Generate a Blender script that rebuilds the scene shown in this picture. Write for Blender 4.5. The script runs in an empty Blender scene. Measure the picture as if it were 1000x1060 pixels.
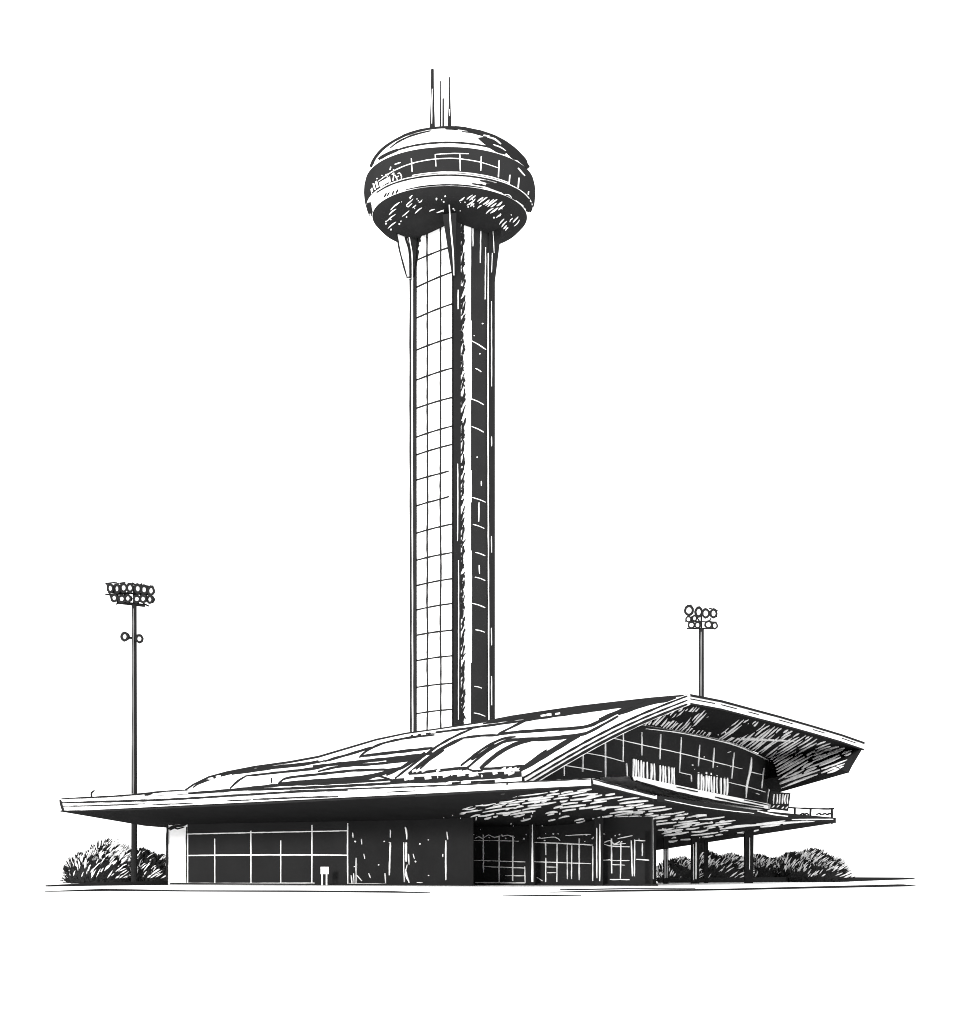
import bpy, math, random
from mathutils import Vector as V
from mathutils.bvhtree import BVHTree
random.seed(7)
sc = bpy.context.scene
COL = sc.collection
F, CX, H, EYE = 1700.0, 500.0, 905.0, 0.72      # focal length, principal column, horizon row (photo pixels), eye height
CAM = V((0, 0, EYE))

# ------------------------------------------------------------------ materials
def mat(name, c, var=0.06, scale=0.8, rough=0.9, bump=0.0):
    m = bpy.data.materials.new(name); m.use_nodes = True
    nt = m.node_tree; b = nt.nodes['Principled BSDF']
    b.inputs['Roughness'].default_value = rough
    b.inputs['Specular IOR Level'].default_value = 0.0
    tc = nt.nodes.new('ShaderNodeTexCoord'); n = nt.nodes.new('ShaderNodeTexNoise')
    n.inputs['Scale'].default_value = scale; n.inputs['Detail'].default_value = 6
    nt.links.new(tc.outputs['Object'], n.inputs['Vector'])
    r = nt.nodes.new('ShaderNodeValToRGB')
    r.color_ramp.elements[0].position = 0.3; r.color_ramp.elements[1].position = 0.7
    r.color_ramp.elements[0].color = (c[0]*(1-var), c[1]*(1-var), c[2]*(1-var), 1)
    r.color_ramp.elements[1].color = (min(1, c[0]*(1+var)), min(1, c[1]*(1+var)), min(1, c[2]*(1+var)), 1)
    nt.links.new(n.outputs['Fac'], r.inputs['Fac']); nt.links.new(r.outputs['Color'], b.inputs['Base Color'])
    return m
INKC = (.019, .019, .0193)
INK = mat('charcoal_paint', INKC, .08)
WHITE = mat('white_paint', (.92, .92, .92), .015)
GREY = mat('grey_metal', (.17, .17, .17), .05)
GROUND = mat('white_concrete', (.92, .92, .92), .012, .15)
GLASS = mat('dark_glass', (.023, .023, .0234), .1, .4)
LEAFD = mat('dark_leaf', (.022, .022, .0223), .2, 2)
LEAFL = mat('pale_leaf', (.85, .85, .85), .04, 2)
MATS = [INK, WHITE, GREY, GLASS, LEAFD, LEAFL]
I_, W_, G_, GL, LD, LL = range(6)

# ------------------------------------------------------------------ mesh builder
class MB:
    def __init__(s): s.v = []; s.f = []; s.m = []
    def face(s, pts, m):
        k = len(s.v); s.v += [V(p) for p in pts]; s.f.append(tuple(range(k, k+len(pts)))); s.m.append(m)
    def prism(s, A, B, m, caps=True):            # two matching rings
        k = len(s.v); n = len(A); s.v += [V(p) for p in A] + [V(p) for p in B]
        for i in range(n):
            j = (i+1) % n
            s.f.append((k+i, k+j, k+n+j, k+n+i)); s.m.append(m)
        if caps:
            s.f.append(tuple(range(k+n-1, k-1, -1))); s.m.append(m)
            s.f.append(tuple(range(k+n, k+2*n))); s.m.append(m)
    def box(s, o, x, y, z, m):                   # corner + three edge vectors
        o, x, y, z = V(o), V(x), V(y), V(z)
        s.prism([o, o+x, o+x+y, o+y], [o+z, o+x+z, o+x+y+z, o+y+z], m)
    def tube(s, pts, rad, m, n=8):
        pts = [V(p) for p in pts]
        if not isinstance(rad, (list, tuple)): rad = [rad]*len(pts)
        k = len(s.v); N = len(pts)
        for i, p in enumerate(pts):
            t = (pts[min(i+1, N-1)] - pts[max(i-1, 0)]).normalized()
            a = t.cross(V((0, 0, 1)) if abs(t.z) < .9 else V((0, 1, 0))).normalized(); b = t.cross(a)
            for q in range(n):
                an = 2*math.pi*(q+.5)/n
                s.v.append(p + (a*math.cos(an) + b*math.sin(an))*rad[i])
        for i in range(N-1):
            for q in range(n):
                r = (q+1) % n
                s.f.append((k+i*n+q, k+i*n+r, k+(i+1)*n+r, k+(i+1)*n+q)); s.m.append(m)
        s.f.append(tuple(range(k, k+n))); s.m.append(m)
        s.f.append(tuple(range(k+(N-1)*n, k+N*n))); s.m.append(m)
    def revolve(s, c, prof, m, n=128, cap0=False, cap1=False):
        k = len(s.v); N = len(prof)
        for R, z in prof:
            for q in range(n):
                an = 2*math.pi*q/n
                s.v.append(V((c[0]+R*math.cos(an), c[1]+R*math.sin(an), z)))
        for i in range(N-1):
            for q in range(n):
                r = (q+1) % n
                s.f.append((k+i*n+q, k+i*n+r, k+(i+1)*n+r, k+(i+1)*n+q)); s.m.append(m)
        if cap0: s.f.append(tuple(range(k, k+n))); s.m.append(m)
        if cap1: s.f.append(tuple(range(k+(N-1)*n, k+N*n))); s.m.append(m)
    def surf(s):
        t = BVHTree.FromPolygons([tuple(v) for v in s.v], s.f)
        def g(u, v):
            h = t.ray_cast(CAM, ray(u, v).normalized())
            if h[0] is None: return None
            n = h[1]
            return h[0], (n if n.dot(h[0]-CAM) < 0 else -n)
        g.tree = t
        return g
    def build(s, name, parent=None, smooth=False):
        off = V((0, 0, 0)); p = parent
        while p is not None: off += p.location; p = p.parent
        me = bpy.data.meshes.new(name)
        me.from_pydata([tuple(v-off) for v in s.v], [], s.f)
        used = sorted(set(s.m)); rm = {q: i for i, q in enumerate(used)}
        for q in used: me.materials.append(MATS[q])
        me.polygons.foreach_set('material_index', [rm[q] for q in s.m])
        if smooth: me.polygons.foreach_set('use_smooth', [True]*len(s.f))
        me.update()
        o = bpy.data.objects.new(name, me); COL.objects.link(o)
        if parent: o.parent = parent
        return o

def thing(name, loc, label, cat, group=None):
    o = bpy.data.objects.new(name, None); COL.objects.link(o); o.location = loc
    o.empty_display_size = .5
    o['label'] = label; o['category'] = cat
    if group: o['group'] = group
    return o

# ------------------------------------------------------------------ geometry helpers
def ray(u, v): return V(((u-CX)/F, 1.0, (H-v)/F))
def at(u, v, Y): return CAM + ray(u, v)*Y                       # point at depth Y
def plane(p, n):
    p, n = V(p), V(n).normalized()
    def g(u, v):
        d = ray(u, v); dn = d.dot(n)
        if abs(dn) < 1e-9: return None
        q = CAM + d*((p-CAM).dot(n)/dn)
        return q, (n if n.dot(d) < 0 else -n)
    return g
UP = V((0, 0, 1))
DL = V((-2366, 1700, 0)).normalized()       # long eave, running back to the left
DR = V((750, 1700, 0)).normalized()         # gable side, running back to the right
C0 = at(613, H, 88); C0.z = 0
def AB(a, b, z): return C0 + DL*a + DR*b + UP*z
def PB(b): return plane(AB(0, b, 0), DL.cross(UP))              # upright plane parallel to the long eave
def PA(a): return plane(AB(a, 0, 0), DR.cross(UP))              # upright plane parallel to the gable side
def pb(u, v, b): return PB(b)(u, v)[0]
def pa(u, v, a): return PA(a)(u, v)[0]

def spline(pts, step=4.0):
    if len(pts) == 2:
        (x0, y0), (x1, y1) = pts[0][:2], pts[1][:2]
        n = max(2, int(math.hypot(x1-x0, y1-y0)/step)+1)
        return [(x0+(x1-x0)*i/n, y0+(y1-y0)*i/n) for i in range(n+1)]
    P = [pts[0]] + list(pts) + [pts[-1]]; out = []
    for i in range(1, len(P)-2):
        p0, p1, p2, p3 = P[i-1:i+3]
        n = max(2, int(math.hypot(p2[0]-p1[0], p2[1]-p1[1])/step)+1)
        for k in range(n):
            t = k/n
            out.append(tuple(.5*((2*p1[c]) + (-p0[c]+p2[c])*t + (2*p0[c]-5*p1[c]+4*p2[c]-p3[c])*t*t
                                 + (-p0[c]+3*p1[c]-3*p2[c]+p3[c])*t**3) for c in (0, 1)))
    out.append(tuple(pts[-1][:2]))
    return out

KW, KI = .66, 1.25
def stroke(mb, surf, pts, w, m, taper=.45, wob=.18, lift=.04, curve=True, step=4.0):
    """a brushed strip lying on a surface, a few centimetres proud of it"""
    q = spline(pts, step) if curve else spline(pts[:2], step)
    N = len(q); ph = random.random()*6; lift = lift*(1+.5*random.random())
    rows = []; na = max(1, math.ceil((max(w) if isinstance(w, (list, tuple)) else w)/2.2)) if hasattr(surf, 'tree') else 1
    for i, (x, y) in enumerate(q):
        t = i/(N-1)
        x0, y0 = q[max(i-1, 0)]; x1, y1 = q[min(i+1, N-1)]
        L = math.hypot(x1-x0, y1-y0) or 1
        nx, ny = -(y1-y0)/L, (x1-x0)/L
        if isinstance(w, (list, tuple)):
            k = t*(len(w)-1); j = min(int(k), len(w)-2); ww = w[j]+(w[j+1]-w[j])*(k-j)
        else: ww = w
        w0_ = ww
        ww *= (1-taper) + taper*min(1, (math.sin(math.pi*min(max(t, .02), .98)) if taper > .8 else math.sin(math.pi*min(max(t, .02), .98))*1.6))
        wb_ = wob/max(1, w0_*.75)
        ww *= (1 + wb_*math.sin(ph+i*1.3) + random.uniform(-wb_, wb_)*.5)*(KW if m == W_ else KI-(KI-1)*min(1, max(0, (w0_-1.4)/2)))
        x += nx*random.uniform(-wob, wob)*.5; y += ny*random.uniform(-wob, wob)*.5
        pr = []
        for ci in range(na+1):
            sg = -1+2*ci/na
            h = None
            for sh in (1, .7, .4, .15, 0):
                h = surf(x+nx*sg*ww/2*sh, y+ny*sg*ww/2*sh)
                if h: break
            pr.append(h)
        rows.append(pr if all(pr) else None)
    for i in range(N-1):
        A, B = rows[i], rows[i+1]
        if not A or not B: continue
        if (A[0][0]-B[0][0]).length > 12: continue
        for c in range(na):
            a0, a1 = A[c:c+2]; b0, b1 = B[c:c+2]
            lo = [a0[0]-a0[1]*.02, a1[0]-a1[1]*.02, b1[0]-b1[1]*.02, b0[0]-b0[1]*.02]
            hi = [a0[0]+a0[1]*lift, a1[0]+a1[1]*lift, b1[0]+b1[1]*lift, b0[0]+b0[1]*lift]
            mb.prism(lo, hi, m, caps=False); mb.face(hi, m)

def patch(mb, surf, poly, m, lift=.04):
    if len(poly) == 4 and hasattr(surf, 'tree'):
        n = 6; g = lambda i, j: tuple((poly[0][c]*(1-i/n)+poly[1][c]*i/n)*(1-j/n)+(poly[3][c]*(1-i/n)+poly[2][c]*i/n)*j/n for c in (0, 1))
        G = [[surf(*g(i, j)) for j in range(n+1)] for i in range(n+1)]
        for i in range(n):
            for j in range(n):
                h = [G[i][j], G[i+1][j], G[i+1][j+1], G[i][j+1]]
                if all(h): mb.face([x[0]+x[1]*lift for x in h], m)
        return
    h = [surf(*p) for p in poly]
    if any(x is None for x in h): return
    mb.prism([x[0]-x[1]*.02 for x in h], [x[0]+x[1]*lift for x in h], m)

def inside(p, poly):
    x, y = p; c = False; j = len(poly)-1
    for i in range(len(poly)):
        xi, yi = poly[i]; xj, yj = poly[j]
        if (yi > y) != (yj > y) and x < (xj-xi)*(y-yi)/(yj-yi)+xi: c = not c
        j = i
    return c
def hatch(mb, surf, poly, n, ang, ln, w, m, lift=.04, jit=8, bend=1.5):
    us = [p[0] for p in poly]; vs = [p[1] for p in poly]; k = 0
    for _ in range(n*12):
        if k >= n: break
        p = (random.uniform(min(us), max(us)), random.uniform(min(vs), max(vs)))
        if not inside(p, poly): continue
        a = math.radians((ang(*p) if callable(ang) else ang) + random.uniform(-jit, jit))
        L = random.uniform(*ln); bd = random.uniform(-bend, bend)
        e = (p[0]+L*math.cos(a), p[1]-L*math.sin(a))
        mid = ((p[0]+e[0])/2+bd*math.sin(a), (p[1]+e[1])/2+bd*math.cos(a))
        if not inside(e, poly): continue
        stroke(mb, surf, [p, mid, e], random.uniform(*w), m, .8, .25, lift, step=3); k += 1
def rows_hatch(mb, surf, poly, gap, ang, ln, w, m, dens=.8, lift=.04, skip=(2, 8), bend=.8):
    us = [p[0] for p in poly]; vs = [p[1] for p in poly]
    cx, cy = (min(us)+max(us))/2, (min(vs)+max(vs))/2; R = math.hypot(max(us)-cx, max(vs)-cy)
    a = math.radians(ang); d = (math.cos(a), -math.sin(a)); n = (math.sin(a), math.cos(a)); o = -R
    while o < R:
        t = -R+random.uniform(0, 10)
        while t < R:
            L = random.uniform(*ln); da = random.uniform(-.025, .025)
            dd = (d[0]-n[0]*da, d[1]-n[1]*da)
            p = (cx+d[0]*t+n[0]*o, cy+d[1]*t+n[1]*o); e = (p[0]+dd[0]*L, p[1]+dd[1]*L)
            if random.random() < dens and inside(p, poly) and inside(e, poly):
                b = random.uniform(-bend, bend); mid = ((p[0]+e[0])/2+n[0]*b, (p[1]+e[1])/2+n[1]*b)
                stroke(mb, surf, [p, mid, e], random.uniform(*w), m, .85, .2, lift, step=3)
            t += L+random.uniform(*skip)
        o += gap*random.uniform(.8, 1.25)
def clip_hatch(mb, surf, poly, gap, ang, ln, w, m, lift=.04, skip=(1, 4), bend=.9, keep=.95):
    us = [p[0] for p in poly]; vs = [p[1] for p in poly]
    cx, cy = (min(us)+max(us))/2, (min(vs)+max(vs))/2; R = math.hypot(max(us)-cx, max(vs)-cy)
    a = math.radians(ang); d = (math.cos(a), -math.sin(a)); n = (math.sin(a), math.cos(a)); o = -R
    while o < R:
        da = random.uniform(-.035, .035); dd = (d[0]-n[0]*da, d[1]-n[1]*da)
        Q = lambda t: (cx+dd[0]*t+n[0]*o, cy+dd[1]*t+n[1]*o)
        t = -R
        while t < R:
            if not inside(Q(t), poly): t += 1; continue
            L = random.uniform(*ln); e = t+2
            while e < t+L and inside(Q(e), poly): e += 1
            if e-t > 4 and random.random() < keep:
                p, q = Q(t), Q(e); b = random.uniform(-bend, bend)
                stroke(mb, surf, [p, ((p[0]+q[0])/2+n[0]*b, (p[1]+q[1])/2+n[1]*b), q], random.uniform(*w), m, .85, .25, lift, step=3)
            t = e+random.uniform(*skip)
        o += gap*random.uniform(.8, 1.25)
def flecks(mb, surf, poly, n, m, r=(.4, .9), lift=.05):
    us = [p[0] for p in poly]; vs = [p[1] for p in poly]; k = 0
    for _ in range(n*12):
        if k >= n: break
        p = (random.uniform(min(us), max(us)), random.uniform(min(vs), max(vs)))
        if not inside(p, poly): continue
        q = random.uniform(*r); a0 = random.random()*6
        patch(mb, surf, [(p[0]+q*random.uniform(.7, 1.2)*math.cos(a0+i*1.047), p[1]+q*random.uniform(.7, 1.2)*math.sin(a0+i*1.047)) for i in range(6)], m, lift); k += 1
def lines(mb, surf, segs, w, m, **kw):
    for s in segs:
        stroke(mb, surf, list(s[:-1]) if not isinstance(s[-1], tuple) else list(s),
               (s[-1] if not isinstance(s[-1], tuple) else w), m, **kw)

# ------------------------------------------------------------------ ground and kerbs
g = MB(); S = 4000
g.face([(-S, -200, 0), (S, -200, 0), (S, 7000, 0), (-S, 7000, 0)], 0)
MATS.append(GROUND); g.m = [6]
o = g.build('ground'); o['kind'] = 'structure'
# low dark kerbs edging the forecourt
def kerb(pts, hs, name='kerb', wid=.3):
    mb = MB()
    for i in range(len(pts)-1):
        p, q = V(pts[i]), V(pts[i+1]); d = (q-p).normalized(); n = V((-d.y, d.x, 0))*wid
        h0, h1 = hs[i], hs[i+1]
        mb.prism([p, q, q+n, p+n], [p+UP*h0, q+UP*h1, q+n+UP*h1, p+n+UP*h0], I_)
    o = mb.build(name); o['kind'] = 'structure'
def gp(u, v):                                   # point on the ground
    d = ray(u, v); q = CAM + d*(-EYE/d.z); return V((q.x, q.y, 0))
def kerbline(px, ht): kerb([gp(u, v) for u, v in px], [h*1.45*gp(u, v).y/F for (u, v), h in zip(px, ht)])
kerbline([(52, 923.2), (110, 922.4), (190, 923), (300, 923.4), (400, 924.2), (440, 924.6)], [.5, 1.6, 1.0, 1.2, 1.3, .6])
kerbline([(520, 927.6), (560, 928), (602, 928)], [.5, 1.3, .8])
kerbline([(574, 924), (640, 923.2), (700, 922.6), (760, 921.6), (850, 919.6), (935, 917.8), (948, 917.4)], [.6, 1.3, 1.5, 1.3, 1.5, 1.7, .6])
kerbline([(586, 921.8), (650, 920.6), (720, 920)], [1.0, .9, .5])
kerbline([(52, 917.8), (100, 917), (174, 916.2)], [1.0, 2.2, 3.0])
kerbline([(684, 914), (760, 913.6), (880, 912.6)], [2.4, 3.6, 3.4])
kerbline([(880, 912.6), (905, 911.6), (935, 910.6), (947, 910.2)], [3.2, 2.4, 1.6, .8])

# ------------------------------------------------------------------ stadium hall
hall = thing('stadium_hall', AB(20, 15, 0), 'low sports hall with a sweeping white panelled roof and a dark deep canopy on columns', 'building')
# --- canopy: deck slab, thin at its edge and thicker inside
O1 = pb(62, 828, 0); O0 = pb(613, 806, 0)
Rk = [pa(678, 823.5, 0), pa(784, 839, 0), pa(864, 846.5, 0)]
O1b = pb(62, 840, 0); O0b = pb(613, 813, 0)
Rkb = [pa(678, 829.5, 0), pa(784, 845, 0), pa(864, 852, 0)]
B1b = at(681, 880, (AB(12, 40, 0)).y); B1 = B1b + UP*1.6
IL = pb(150, 855, 8.6); IM = pb(480, 850, 9); IN = at(594, 856, AB(8, 15, 0).y)
B2b = AB(30, 32, 3.2); B2 = AB(30, 32, 5.6); B3b = AB(44, 18, 4.2); B3 = AB(44, 18, 5.8)
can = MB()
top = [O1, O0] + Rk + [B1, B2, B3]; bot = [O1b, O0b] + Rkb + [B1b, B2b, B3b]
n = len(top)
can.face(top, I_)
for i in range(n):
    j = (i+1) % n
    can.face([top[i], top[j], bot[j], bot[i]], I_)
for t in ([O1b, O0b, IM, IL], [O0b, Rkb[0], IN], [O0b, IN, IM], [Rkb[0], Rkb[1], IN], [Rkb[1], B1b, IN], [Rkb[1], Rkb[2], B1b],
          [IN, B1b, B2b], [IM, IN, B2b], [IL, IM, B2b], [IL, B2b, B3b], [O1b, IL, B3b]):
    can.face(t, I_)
csurf = can.surf()
# pen shading of the canopy underside, put in as pale hatch strips
rows_hatch(can, csurf, [(420, 833), (500, 823), (560, 818), (612, 815.5), (640, 819), (640, 830), (600, 840), (500, 846), (455, 843)], 3.0, 8, (8, 34), (1.3, 2.1), W_, .9, skip=(1, 5), bend=.9)
rows_hatch(can, csurf, [(455, 838), (520, 826), (620, 820), (650, 830), (600, 850), (500, 850)], 5, 12, (4, 12), (1.1, 1.8), W_, .5, skip=(1, 8))
rows_hatch(can, csurf, [(622, 820), (660, 824), (700, 834), (760, 847), (850, 850), (760, 863), (690, 877), (676, 856), (630, 852), (610, 838)], 3.0, 7, (8, 32), (1.3, 2.2), W_, .88, skip=(1, 5), bend=.9)
rows_hatch(can, csurf, [(630, 824), (700, 836), (780, 850), (700, 872), (640, 850)], 6, 7, (4, 12), (1.1, 1.8), W_, .5, skip=(1, 8))
rows_hatch(can, csurf, [(560, 850), (620, 842), (674, 852), (668, 864), (610, 860)], 3.2, 14, (6, 20), (1.2, 1.9), W_, .6)
stroke(can, csurf, [(640, 812.5), (660, 818), (690, 826), (735, 834)], 1.2, W_) if False else None
stroke(can, csurf, [(745, 858), (790, 853), (820, 851), (858, 848.6)], [1.5, 2.2, 1.6], W_)
for s in ([(261, 841), (268, 839)], [(301, 838), (317, 835)], [(389, 836), (390, 836)]): stroke(can, csurf, s, 1.1, W_)
flecks(can, csurf, [(400, 850), (480, 840), (640, 842), (660, 860), (560, 858), (440, 856)], 26, W_)
can.build('canopy', hall)
# --- fascia boards round the canopy
fa = MB()
def fboard(T, Bm, out, m=W_):
    out = V(out)*.12
    fa.prism([T[0], T[1], Bm[1], Bm[0]], [T[0]+out, T[1]+out, Bm[1]+out, Bm[0]+out], m)
outL = -(DL.cross(UP)).normalized(); outL = outL if outL.y < 0 else -outL
outR = DR.cross(UP).normalized(); outR = outR if outR.dot(DL) < 0 else -outR
fboard([O1, O0], [O1b, O0b], outL)
e1 = lambda p, q, k: p+(q-p)*k
fboard([O0+UP*.0, Rk[0]], [e1(O0, O0b, .75), e1(Rk[0], Rkb[0], .6)], outR)
fboard([Rk[0], Rk[1]], [Rkb[0], Rkb[1]], outR, I_)
fboard([Rk[1], Rk[2]], [Rkb[1], Rkb[2]], outR, I_)
endn = DL
fa.prism([O1, B3, B3b, O1b], [p+DL*.12 for p in (O1, B3, B3b, O1b)], I_)
fs = plane(O0+outL*.12, outL); fr = plane(O0+outR*.12, outR)
lines(fa, fs, [[(62, 831), (130, 829.2), (186, 827), (300, 820), (360, 818), 1.9], [(66, 834.6), (100, 834), (150, 832), 1.0],
               [(158, 833), (200, 831.5), 1.0], [(235, 829), (260, 828), 1.2], [(262, 827.6), (310, 825.6), (350, 824.6), 1.4],
               [(63, 839.4), (120, 838.6), (200, 835), (330, 828.6), (460, 822), (610, 813.6), 1.3],
               [(62.5, 828), (64, 834), (66, 840), 2.2], [(400, 820), (430, 818.6), 1.0], [(300, 818.6), (420, 814.6), (525, 810), (611, 806.6), 1.3],
               [(526, 809), (525, 813), 1.0], [(612.5, 806), (613, 813), 1.6], [(430, 824.6), (500, 820), (560, 816), 1.0]], 1, I_)
lines(fa, fr, [[(614, 806.6), (645, 815), (678, 823.6), 1.2], [(613, 812), (645, 820), (676, 828), 1.4],
               [(813, 844), (864, 847), 1.6]], 1, I_)
lines(fa, fr, [[(820, 848.4), (862, 848), 1.6], [(784, 839.5), (800, 843), (815, 845), 1.8], [(688, 828), (730, 836), (780, 842), 1.0]], 1, W_)
fa.build('fascia', hall)
# --- low upstand along the left end of the deck
up = MB()
u0, u1 = pb(66, 826.5, .6), pb(192, 818, .6)
zd = 5.7
up.prism([V((u0.x, u0.y, zd)), V((u1.x, u1.y, zd)), u1, u0], [p+DR*.3 for p in (V((u0.x, u0.y, zd)), V((u1.x, u1.y, zd)), u1, u0)], W_)
us = PB(.6)
lines(up, us, [[(64, 826.8), (110, 824.6), (140, 822.4), (170, 819.2), (194, 817.8), 1.3], [(95, 824.8), (95, 820.6), (98, 818.2), 1.1],
               [(130, 826), (187, 823.6), (200, 823), 2.2], [(150, 823), (158, 821.6), 1.2]], 1, I_)
up.build('upstand', hall)

# --- sweeping roof
ridge_px = [(185, 823, 1.2), (200, 813, 4), (216, 805.5, 5.5), (235, 800.5, 7), (264, 795, 9), (300, 790, 11), (330, 784.5, 13), (360, 775.5, 15),
            (390, 766.5, 17.5), (420, 760, 20), (455, 755, 22), (495, 749, 23.5), (530, 742.5, 24.6), (564, 737.5, 25.4), (600, 732.5, 26), (640, 728, 26.6), (675, 724, 27), (711, 720.5, 27.4)]
base_px = [(185, 824.5), (240, 822), (300, 818.5), (400, 813.5), (541, 805.5)]
def lerp_px(px, u):
    for (a, b) in zip(px, px[1:]):
        if u <= b[0]: return a[1] + (b[1]-a[1])*(u-a[0])/(b[0]-a[0])
    return px[-1][1]
ridge = [pb(u, v, b) for u, v, b in ridge_px]
NR = len(ridge)
base = []
for i, (u, v, b) in enumerate(ridge_px):
    k = i/(NR-1); bu = 185 + (541-185)*((u-185)/(711-185))
    base.append(pb(bu, lerp_px(base_px, bu), 1.2))
T3 = pa(893, 770, -2.0); P3 = ridge[-1]
# the gable tip runs out along the right-hand edge
edge_px = [(711, 720.5), (745, 727), (773, 734.5), (805, 743), (840, 753), (870, 762), (893, 770)]
EP = []
for i, (u, v) in enumerate(edge_px):
    k = i/(len(edge_px)-1)
    EP.append(at(u, v, P3.y + (T3.y-P3.y)*((u-711)/182)))
rf = MB(); NS = 8
for i in range(NR-1):
    for s in range(NS):
        k0, k1 = s/NS, (s+1)/NS
        f = lambda j, k: base[j].lerp(ridge[j], k) + UP*(.35*math.sin(math.pi*k)*min(1, j/6))
        rf.face([f(i, k0), f(i+1, k0), f(i+1, k1), f(i, k1)], W_)
nfront = len(rf.f)
T4, T5 = T3+DL*7-UP*.1, T3+DL*14-UP*.3
GE = EP + [T4, T5]; nG = len(GE)-1
RG = [ridge[17-k] for k in range(nG+1)]         # ridge walked back from the peak
for k in range(nG):
    rf.face([GE[k], GE[k+1], RG[k+1], RG[k]], W_)
back = [r.lerp(T5+DL*8-UP*1.5, .45)-UP*.3 for r in ridge[:18-nG]]; back[0] = ridge[0]
for k in range(len(back)-1): rf.face([ridge[k], ridge[k+1], back[k+1], back[k]], W_)
rf.face([RG[-1], T5, back[-1]], W_)
fr_ = MB(); fr_.v = rf.v; fr_.f = rf.f[:nfront]; rsurf = fr_.surf()
rs = [
 [(200, 815.5), (207, 811), (228, 803.5), (245, 800), 1.2],
 [(187, 822.2), (238, 818.4), (262, 815.8), (290, 813), (340, 811), (404, 807.5), 2.2],
 [(290, 812), (334, 809), (372, 806), (389, 803), (406, 798), 4.2], [(240, 818), (300, 816.5), (400, 811.5), (430, 809.5), 1.8],
 [(238, 816.5), (246, 809), (254, 804), 1.3], [(254, 803.6), (288, 800), (324, 796.5), (338, 793), 1.3],
 [(288, 812), (293, 807.4), (302, 805), (329, 802), (367, 798), (406, 797), 1.5], [(281, 811), (281, 805.5), 1.0],
 [(240, 801.2), (281, 795), (314, 791.5), (336, 787.5), 3.0], [(262, 803), (300, 798.5), (324, 795.5), (348, 790.6), (360, 789.6), 1.4],
 [(324, 793.6), (362, 790), (390, 787), (420, 783.8), (448, 780), 2.6], [(329, 799), (353, 793.6), (390, 791), (436, 786), 1.7],
 [(336, 788.5), (362, 781), (385, 774), 1.6],
 [(372, 784.5), (379, 778), (396, 770), (420, 764.6), (450, 761), 1.4], [(374, 783), (400, 780), (448, 774.5), 2.3],
 [(400, 788.8), (436, 783.5), (440, 780), 1.8], [(398, 797.5), (414, 796), (428, 787.5), (440, 779.5), 2.2],
 [(389, 803), (400, 806), (410, 810), 1.3], [(400, 803), (412, 797), (424, 789), 1.4],
 [(409, 806), (448, 776), (470, 763), (489, 754.5), 1.7],
 [(423, 801.5), (455, 777), (479, 764.4), 3.2], [(424, 801.5), (458, 797.5), (484, 795), 2.4], [(434, 797), (446, 786.5), (460, 777), 1.0],
 [(479, 764.4), (498, 762), (516, 761.4), 1.6],
 [(477, 793), (501, 775), (520, 765.4), (534, 763), 1.5], [(484, 795), (503, 779), (520, 768.8), (534, 766), (568, 764.2), (599, 761), (612, 757), (640, 741.5), 2.4],
 [(497, 796), (515, 781), (534, 770.6), (549, 767), 3.6], [(498, 796.4), (520, 795.4), (544, 793), 1.8], [(544, 792.5), (566, 776.5), 1.2],
 [(538, 798), (558, 786), (590, 766.6), (600, 761.6), 4.6], [(549, 767), (575, 765.2), (599, 762.4), 1.9],
 [(515, 761), (532, 758.6), (568, 756), (604, 753.2), (621, 747), (640, 737.5), (668, 725.5), 2.4],
 [(516, 760), (537, 749.5), (546, 745.6), 1.5], [(425, 762), (455, 758), (489, 753.6), (540, 746.6), (600, 738), (645, 732), 1.6],
 [(500, 749.5), (560, 740), (610, 733.5), (660, 728.5), (700, 723), [1.5, 4.5, 5.5, 5.5, 3]],
 [(620, 745), (650, 733), (680, 727), 1.8], [(640, 740), (670, 729.5), (700, 724), 2.2],
 [(478, 797.5), (484, 796), (490, 798.5), (500, 798), 1.4], [(488, 787), (505, 776), (512, 771), 1.6],
 [(404, 808.5), (440, 807.5), (480, 805.5), (520, 803), (540, 801.5), [4, 6.5, 7, 8, 8]],
]
for s in rs: stroke(rf, rsurf, s[:-1], s[-1], I_, taper=.4)
for k in range(11):
    u = random.uniform(408, 535); v = 808.5-(u-404)*.05+random.uniform(-1, 1)
    stroke(rf, rsurf, [(u, v), (u+random.uniform(4, 9), v-random.uniform(.8, 2.5))], random.uniform(.7, 1.2), W_, lift=.12)
for u in (427, 431, 437, 452, 520, 526, 531): stroke(rf, rsurf, [(u, 800.5-(u-430)*.02), (u+4, 798.5-(u-430)*.02)], 1.0, W_, lift=.12)
for u, v in ((428, 760.6), (436, 759.8), (446, 758), (560, 741), (566, 740.2), (575, 739), (330, 787), (339, 783.5), (345, 781), (216, 806), (224, 804.5)):
    stroke(rf, rsurf, [(u, v+1.5), (u+5, v+.6)], 1.0, W_, lift=.12)
flecks(rf, rsurf, [(460, 800), (530, 797), (530, 805), (430, 808)], 8, W_, lift=.12)
rf.build('roof', hall)
# ridge cap along the top of the roof
rc = MB(); rc.tube([p+UP*.02 for p in ridge], [.06, .10, .12, .13, .14, .14, .14, .13, .12, .1, .09, .1, .12, .13, .14, .14, .13, .1], I_, 6)
rc.build('ridge_cap', hall)
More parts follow.
